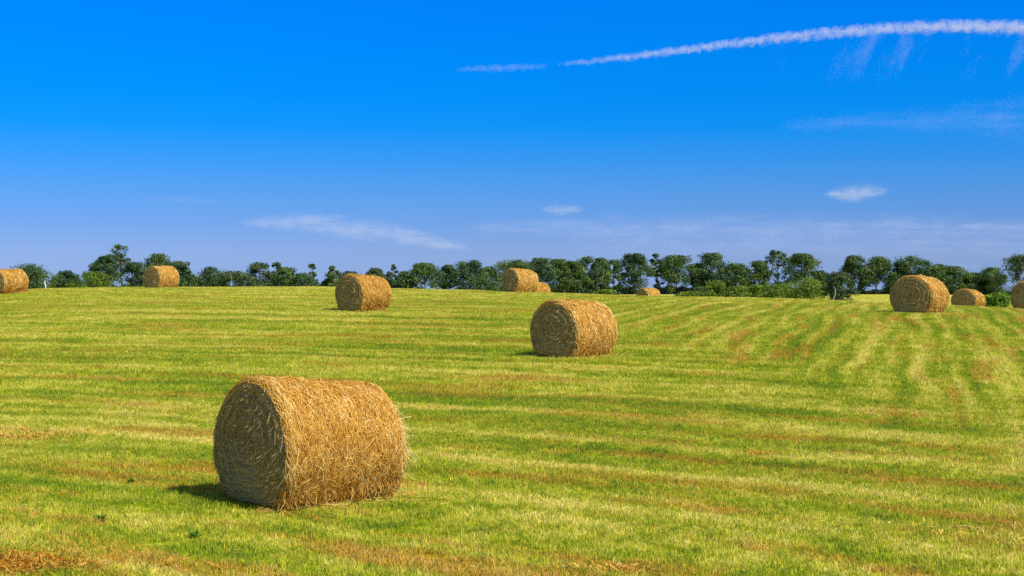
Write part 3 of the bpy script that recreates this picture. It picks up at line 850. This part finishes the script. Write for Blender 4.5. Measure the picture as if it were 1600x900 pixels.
hedge('low hedge under the trees right of the wide gap', 1110, 1620, 410, 1.9, 3)

# ------------------------------------------------------------------ white post, small roof
m = NT('white_paint')
f = m.noise(m.n('ShaderNodeTexCoord').outputs['Object'], 8.0, 4)
b = m.n('ShaderNodeBsdfPrincipled', {'Base Color': m.ramp(f, [(0.3, (0.62, 0.61, 0.56)), (0.7, (0.82, 0.81, 0.77))]), 'Roughness': 0.6})
M_WHITE = m.out(b.outputs[0])
d = 100.0; X0 = place(70.5, d)
root = link(bpy.data.objects.new('marker_post', None)); root.location = (X0, d, float(height(X0, d)))
tag(root, 'thin white post leaning slightly before the leftmost wide tree', 'post')
hp = EYE + (HOR - 440) / F * d - root.location[2]
v, f = tube(np.array([[.06, 0, -.2], [.04, 0, hp * .3], [0, 0, hp * .7], [-.03, 0, hp]]), [.04, .036, .036, .034], 8)
link(bpy.data.objects.new('post', mesh_np('post', v, f, smooth=True, mat=M_WHITE)), root)
v, f = tube(np.array([[-.03, 0, hp - .002], [-.03, 0, hp + .01], [-.03, 0, hp + .03], [-.03, 0, hp + .035]]), [.035, .046, .04, .005], 8)
link(bpy.data.objects.new('cap', mesh_np('cap', v, f, mat=M_WHITE)), root)

import bmesh
def box_bm(bm, c, s):
    r = bmesh.ops.create_cube(bm, size=1)
    for vv in r['verts']:
        vv.co = Vector((c[0] + vv.co.x * s[0], c[1] + vv.co.y * s[1], c[2] + vv.co.z * s[2]))
def bm_obj(name, bm, mat, parent):
    me = bpy.data.meshes.new(name); bm.to_mesh(me); bm.free(); me.materials.append(mat)
    return link(bpy.data.objects.new(name, me), parent)
m = NT('weathered_boards')
f = m.noise(m.n('ShaderNodeTexCoord').outputs['Object'], 6.0, 4)
b = m.n('ShaderNodeBsdfPrincipled', {'Base Color': m.ramp(f, [(0.3, (0.10, 0.08, 0.06)), (0.7, (0.2, 0.17, 0.13))]), 'Roughness': 0.9})
M_BOARD = m.out(b.outputs[0])
d = 270.0; X0 = place(725, d); zr = EYE + (HOR - 453.2) / F * d; zg = float(height(X0, d))
root = link(bpy.data.objects.new('shed', None)); root.location = (X0, d, zg)
tag(root, 'tiny white shed roof peeping over the crest below the big rounded tree', 'shed')
rh = zr - zg
bm = bmesh.new(); box_bm(bm, (0, 0, (rh - .4) / 2), (1.7, 1.5, rh - .4)); bm_obj('wall', bm, M_BOARD, root)
bm = bmesh.new()
vs = [bm.verts.new(p) for p in [(-1.1, -.95, rh - .42), (1.1, -.95, rh - .42), (1.1, .95, rh - .42), (-1.1, .95, rh - .42), (-1.1, 0, rh), (1.1, 0, rh)]]
for fc in [(0, 1, 5, 4), (2, 3, 4, 5), (1, 2, 5), (3, 0, 4), (3, 2, 1, 0)]: bm.faces.new([vs[i] for i in fc])
bm_obj('roof', bm, M_WHITE, root)
bm = bmesh.new(); box_bm(bm, (.3, -.765, (rh - .6) / 2), (.6, .03, rh - .9)); bm_obj('door', bm, M_WHITE, root)

# ------------------------------------------------------------------ small weeds and dropped hay in the foreground
def weed(px, py, size, seed):
    rng = np.random.default_rng(seed)
    d = 12.0
    for _ in range(30):
        d = F * (EYE - float(height(place(px, d), d))) / (py - HOR)
    X0 = place(px, d)
    n = 26
    az = rng.random(n) * 6.28; el = .3 + rng.random(n) * 1.0; L_ = size * (.5 + .6 * rng.random(n))
    V, Fc = [], []
    for i in range(n):
        dr = np.array([math.cos(az[i]) * math.cos(el[i]), math.sin(az[i]) * math.cos(el[i]), math.sin(el[i])])
        sdv = np.array([-math.sin(az[i]), math.cos(az[i]), 0]) * L_[i] * .16
        b0 = rng.normal(0, size * .12, 3) * np.array([1, 1, 0])
        o_ = len(V)
        V += [b0, b0 + dr * L_[i] * .55 + sdv, b0 + dr * L_[i] - np.array([0, 0, L_[i] * .15]), b0 + dr * L_[i] * .55 - sdv]
        Fc.append([o_, o_ + 1, o_ + 2, o_ + 3])
    return X0, d, mesh_np('weed', np.array(V), np.array(Fc), {'tone': rng.random(len(V))}, mat=M_LEAF['bright'])
WE = [(305, 842, .12, 'leafy weed near the bottom edge below the big bale'), (158, 815, .10, 'leafy weed low on the left, below the big bale shadow'),
      (203, 757, .10, 'small weed just left of the big bale shadow tip'), (775, 742, .09, 'weed right of the big bale in the near grass')]
for k, (px, py, s, lab) in enumerate(WE):
    X0, d, me = weed(px, py, s, 500 + k)
    o = link(bpy.data.objects.new('weed', me)); o.location = (X0, d, float(height(X0, d)))
    tag(o, lab, 'weed', 'weeds in the near grass')

def ground_at(px, py):
    lo = 12.0
    for _ in range(40): lo = F * (EYE - float(height(place(px, lo), lo))) / (py - HOR)
    return place(px, lo), lo
def hay_scrap(label, px, py, wx, wy, n, seed, tone_hi=.75):
    rng = np.random.default_rng(seed)
    X0, d = ground_at(px, py)
    x = rng.standard_t(2.5, n) * wx / 3.2; y = rng.standard_t(2.5, n) * wy / 3.2
    keep = (np.abs(x) < 2.5 * wx) & (np.abs(y) < 2.5 * wy); x, y = x[keep], y[keep]; n = len(x)
    a = rng.normal(.1, .9, n); ln = .03 + .09 * rng.random(n)
    dx, dy = np.cos(a) * ln / 2, np.sin(a) * ln / 2
    z = height(X0 + x, d + y) - float(height(X0, d)) + .01 + .035 * rng.random(n)
    el = rng.normal(0, .02, n)
    w_ = .0022 + .002 * rng.random(n)
    wx_, wy_ = -np.sin(a) * w_, np.cos(a) * w_
    zz = w_ * rng.normal(0, 1, n)
    v = np.stack([np.stack([x - dx - wx_, y - dy - wy_, z - el], 1), np.stack([x + dx - wx_, y + dy - wy_, z + el], 1),
                  np.stack([x + dx + wx_, y + dy + wy_, z + el + zz], 1), np.stack([x - dx + wx_, y - dy + wy_, z - el + zz], 1)], 1).reshape(-1, 3)
    o = link(bpy.data.objects.new('loose_hay', mesh_np('loose_hay', v, np.arange(n * 4).reshape(-1, 4), {'tone': np.repeat(rng.random(n) * tone_hi, 4)}, mat=M_STRAW)))
    o.location = (X0, d, float(height(X0, d)))
    tag(o, label, 'hay', kind='stuff')
hay_scrap('brown scatter of dropped hay in the bottom left corner', 20, 885, .9, .5, 4200, 1, .55)
hay_scrap('thin scatter of dropped hay at the bottom middle', 950, 892, .6, .3, 260, 2, .9)
hay_scrap('dark brown scrap of hay in the right half of the near field', 1187, 712, .3, .2, 180, 3, .6)
hay_scrap('rusty dropped hay streak at the left edge of the field', 40, 684, 1.5, .6, 1100, 4, .8)
hay_scrap('thin straw scatter near the right edge of the foreground', 1540, 832, 1.3, .5, 260, 5, 1.0)
hay_scrap('thin pale hay streak far right below the ringed bale', 1575, 549, 2.0, .25, 700, 6, 1.0)

# ------------------------------------------------------------------ clouds: real volumes far away
def cloud(name, label, px0, px1, path, thick, dist, dens, nscale, seed, cat='cloud', droop=0.0, depth=None, lift=0.0, rag=1.8, soft=0.85):
    """a body of thin vapour along path(px)->py between two picture columns; thick(u) in pixels"""
    k = dist / F
    xs = np.linspace(px0, px1, 40)
    us = (xs - px0) / (px1 - px0)
    cx = (px0 + px1) / 2; cyp = path(cx)
    th = np.array([thick(u) for u in us]) * k
    zc = np.array([-(path(x) - cyp) * k for x in xs]); xc = (xs - cx) * k
    sides = 14
    an = np.linspace(0, 2 * np.pi, sides, endpoint=False)
    dp = th if depth is None else np.array([depth(u) for u in us]) * k
    big = 1.0
    v = np.stack([np.repeat(xc[:, None], sides, 1), dp[:, None] * big * np.cos(an)[None], zc[:, None] + th[:, None] * big * np.sin(an)[None] - np.where(np.sin(an) < 0, 1, 0)[None] * droop * k * np.sin(np.pi * us)[:, None] ** .3], -1).reshape(-1, 3)
    ii = np.arange(40 * sides).reshape(40, sides); jj = np.roll(ii, -1, 1)
    f = np.stack([ii[:-1].ravel(), jj[:-1].ravel(), jj[1:].ravel(), ii[1:].ravel()], 1)
    caps = np.stack([ii[0][::-1], ii[-1]])
    # density from the position inside the body: path and thickness fitted by polynomials of x
    half = (px1 - px0) / 2 * k
    pz = np.polyfit(xc / half, zc, 4); pt = np.polyfit(xc / half, th, 4)
    m = NT(name + '_vapour')
    tco = m.n('ShaderNodeTexCoord').outputs['Object']
    s = m.n('ShaderNodeSeparateXYZ', {0: tco})
    xn = m.math('DIVIDE', s.outputs[0], half)
    def poly(p):
        r = float(p[0])
        acc = None
        for c in p[1:]:
            acc = m.math('MULTIPLY_ADD', acc if acc is not None else r, xn, float(c))
        return acc
    # first step needs numbers for r: handle by value input
    zc_ = poly(pz); th_ = m.math('MAXIMUM', poly(pt), 1.0)
    nz = m.n('ShaderNodeTexNoise', {'Vector': tco, 'Scale': nscale / (k * 20), 'Detail': 4.0, 'Roughness': 0.62, 'W': float(seed)}, noise_dimensions='4D')
    nf = nz.outputs[0]
    dz = m.math('SUBTRACT', s.outputs[2], zc_)
    dzn = m.math('DIVIDE', dz, th_)
    dyn = m.math('DIVIDE', s.outputs[1], th_) if depth is None else m.math('DIVIDE', s.outputs[1], float(np.max(dp)))
    rr = m.math('SQRT', m.math('ADD', m.math('MULTIPLY', dzn, dzn), m.math('MULTIPLY', dyn, dyn)))
    rr = m.math('ADD', rr, m.math('MULTIPLY', m.math('SUBTRACT', nf, 0.5), rag))
    den = m.maprange(rr, soft + .1, soft - 0.95, 0.0, 1.0)
    if cat == 'cloud':
        wv_ = m.n('ShaderNodeMapping', {0: tco}); wv_.inputs['Scale'].default_value = (1 / (k * 60), 1 / (k * 60), 1 / (k * 9)); wv_.inputs['Rotation'].default_value = (0, .12, 0)
        den = m.math('MULTIPLY', den, m.maprange(m.noise(wv_.outputs[0], 1.0, 5, .65, dist=.6), .28, .80))
    endf = m.math('SUBTRACT', 1.0, m.math('POWER', m.math('ABSOLUTE', xn), 8.0))
    den = m.math('MULTIPLY', den, m.math('MAXIMUM', endf, 0.0))
    if droop:
        # falling streaks under the trail
        cv = m.n('ShaderNodeCombineXYZ', {0: m.math('DIVIDE', m.math('ADD', s.outputs[0], m.math('MULTIPLY', dz, -.35)), k * 34), 1: m.math('DIVIDE', dz, k * 110), 2: 0.3}).outputs[0]
        st = m.noise(cv, 1.0, 3, 0.6)
        below = m.maprange(m.math('DIVIDE', dz, k * -droop), 0.05, 1.0, 1.0, 0.0)
        isb = m.maprange(dz, 0.0, -k * 6, 0.0, 1.0)
        side = m.maprange(m.math('ABSOLUTE', dyn), 1.0, 0.2, 0.0, 1.0)
        rgt = m.maprange(xn, -0.3, 0.3, 0.0, 1.0)
        stf = m.math('MULTIPLY', m.math('MULTIPLY', m.maprange(st, 0.5, 0.75), below), m.math('MULTIPLY', m.math('MULTIPLY', isb, side), rgt))
        den = m.math('MAXIMUM', den, m.math('MULTIPLY', m.math('MULTIPLY', stf, m.maprange(nf, .35, .65, .3, 1.0)), 0.26))
    den = m.math('MULTIPLY', den, dens / (k * 10))
    vol = m.n('ShaderNodeVolumePrincipled', {'Color': (0.93, 0.89, 0.97, 1), 'Density': den})
    vol.inputs['Anisotropy'].default_value = 0.0
    m.m.cycles.volume_step_rate = 0.6 if hasattr(m.m.cycles, 'volume_step_rate') else 1
    mat = m.out(None, vol=vol.outputs[0])
    o = link(bpy.data.objects.new(name, mesh_np(name, v, [f, caps], mat=mat)))
    o.location = (place(cx, dist), dist, EYE + (HOR - cyp) * k + lift)
    tag(o, label, cat)
    return o
tx = np.array([700, 870, 1000, 1150, 1250, 1350, 1450, 1520, 1600, 1700, 1780]); ty = np.array([115, 100, 88, 70, 56, 47, 42, 40, 46, 58, 70])
tp = np.polyfit(tx - 1200, ty, 4)
cloud('contrail', 'long white vapour trail rising to the right across the upper sky', 868, 1760, lambda x: float(np.polyval(tp, x - 1200)), lambda u: 5 + 10.5 * u ** .7, 6000, .60, 2.0, 1, cat='vapour trail', droop=95, rag=2.5)
cloud('contrail', 'short faint broken end of the vapour trail at its lower left', 712, 856, lambda x: 110 - (x - 712) * .05, lambda u: 6 + 2 * math.sin(math.pi * u), 6000, .14, 1.6, 2, cat='vapour trail')
cloud('cloud', 'small pale puff cloud high on the right', 1290, 1386, lambda x: 304 - (x - 1290) * .06, lambda u: 5 + 14 * math.sin(math.pi * u), 8000, .26, 1.3, 3, depth=lambda u: 40, rag=2.4)
cloud('cloud', 'small flat cloud above the middle of the tree row', 844, 914, lambda x: 327, lambda u: 4 + 8 * math.sin(math.pi * u), 8000, .18, 1.2, 4, depth=lambda u: 35, rag=2.4)
cloud('cloud', 'long faint wisp low on the left sloping down to the right', 370, 740, lambda x: 348 + max(0, x - 470) ** 1.35 * .022, lambda u: 6 + 20 * math.sin(math.pi * u), 9000, .12, .8, 5, depth=lambda u: 60, rag=2.0)
cloud('cloud', 'very faint broad veil low above the right half of the trees', 720, 1700, lambda x: 356, lambda u: 16 + 16 * math.sin(math.pi * u), 9500, .06, .7, 6, depth=lambda u: 60, rag=1.8)
cloud('cloud', 'faint lilac veil at the right edge below the vapour trail', 1220, 1700, lambda x: 196 - (x - 1220) * .03, lambda u: 14 + 60 * u ** 2, 9500, .022, .6, 7, depth=lambda u: 80, rag=1.8)
cloud('cloud', 'broad lilac haze bank resting low over the right tree row', 880, 1800, lambda x: 384, lambda u: 30 + 8 * math.sin(math.pi * u), 9800, .03, .5, 11, depth=lambda u: 90, rag=.9)
cloud('cloud', 'tiny puff just above the trees on the far right', 1486, 1534, lambda x: 415, lambda u: 3 + 5 * math.sin(math.pi * u), 9000, .10, 1.2, 8, depth=lambda u: 20)
cloud('cloud', 'thin faint streak above the left wood', 215, 350, lambda x: 306 + (x - 215) * .08, lambda u: 3 + 4 * math.sin(math.pi * u), 9000, .05, 1.0, 9, depth=lambda u: 30)
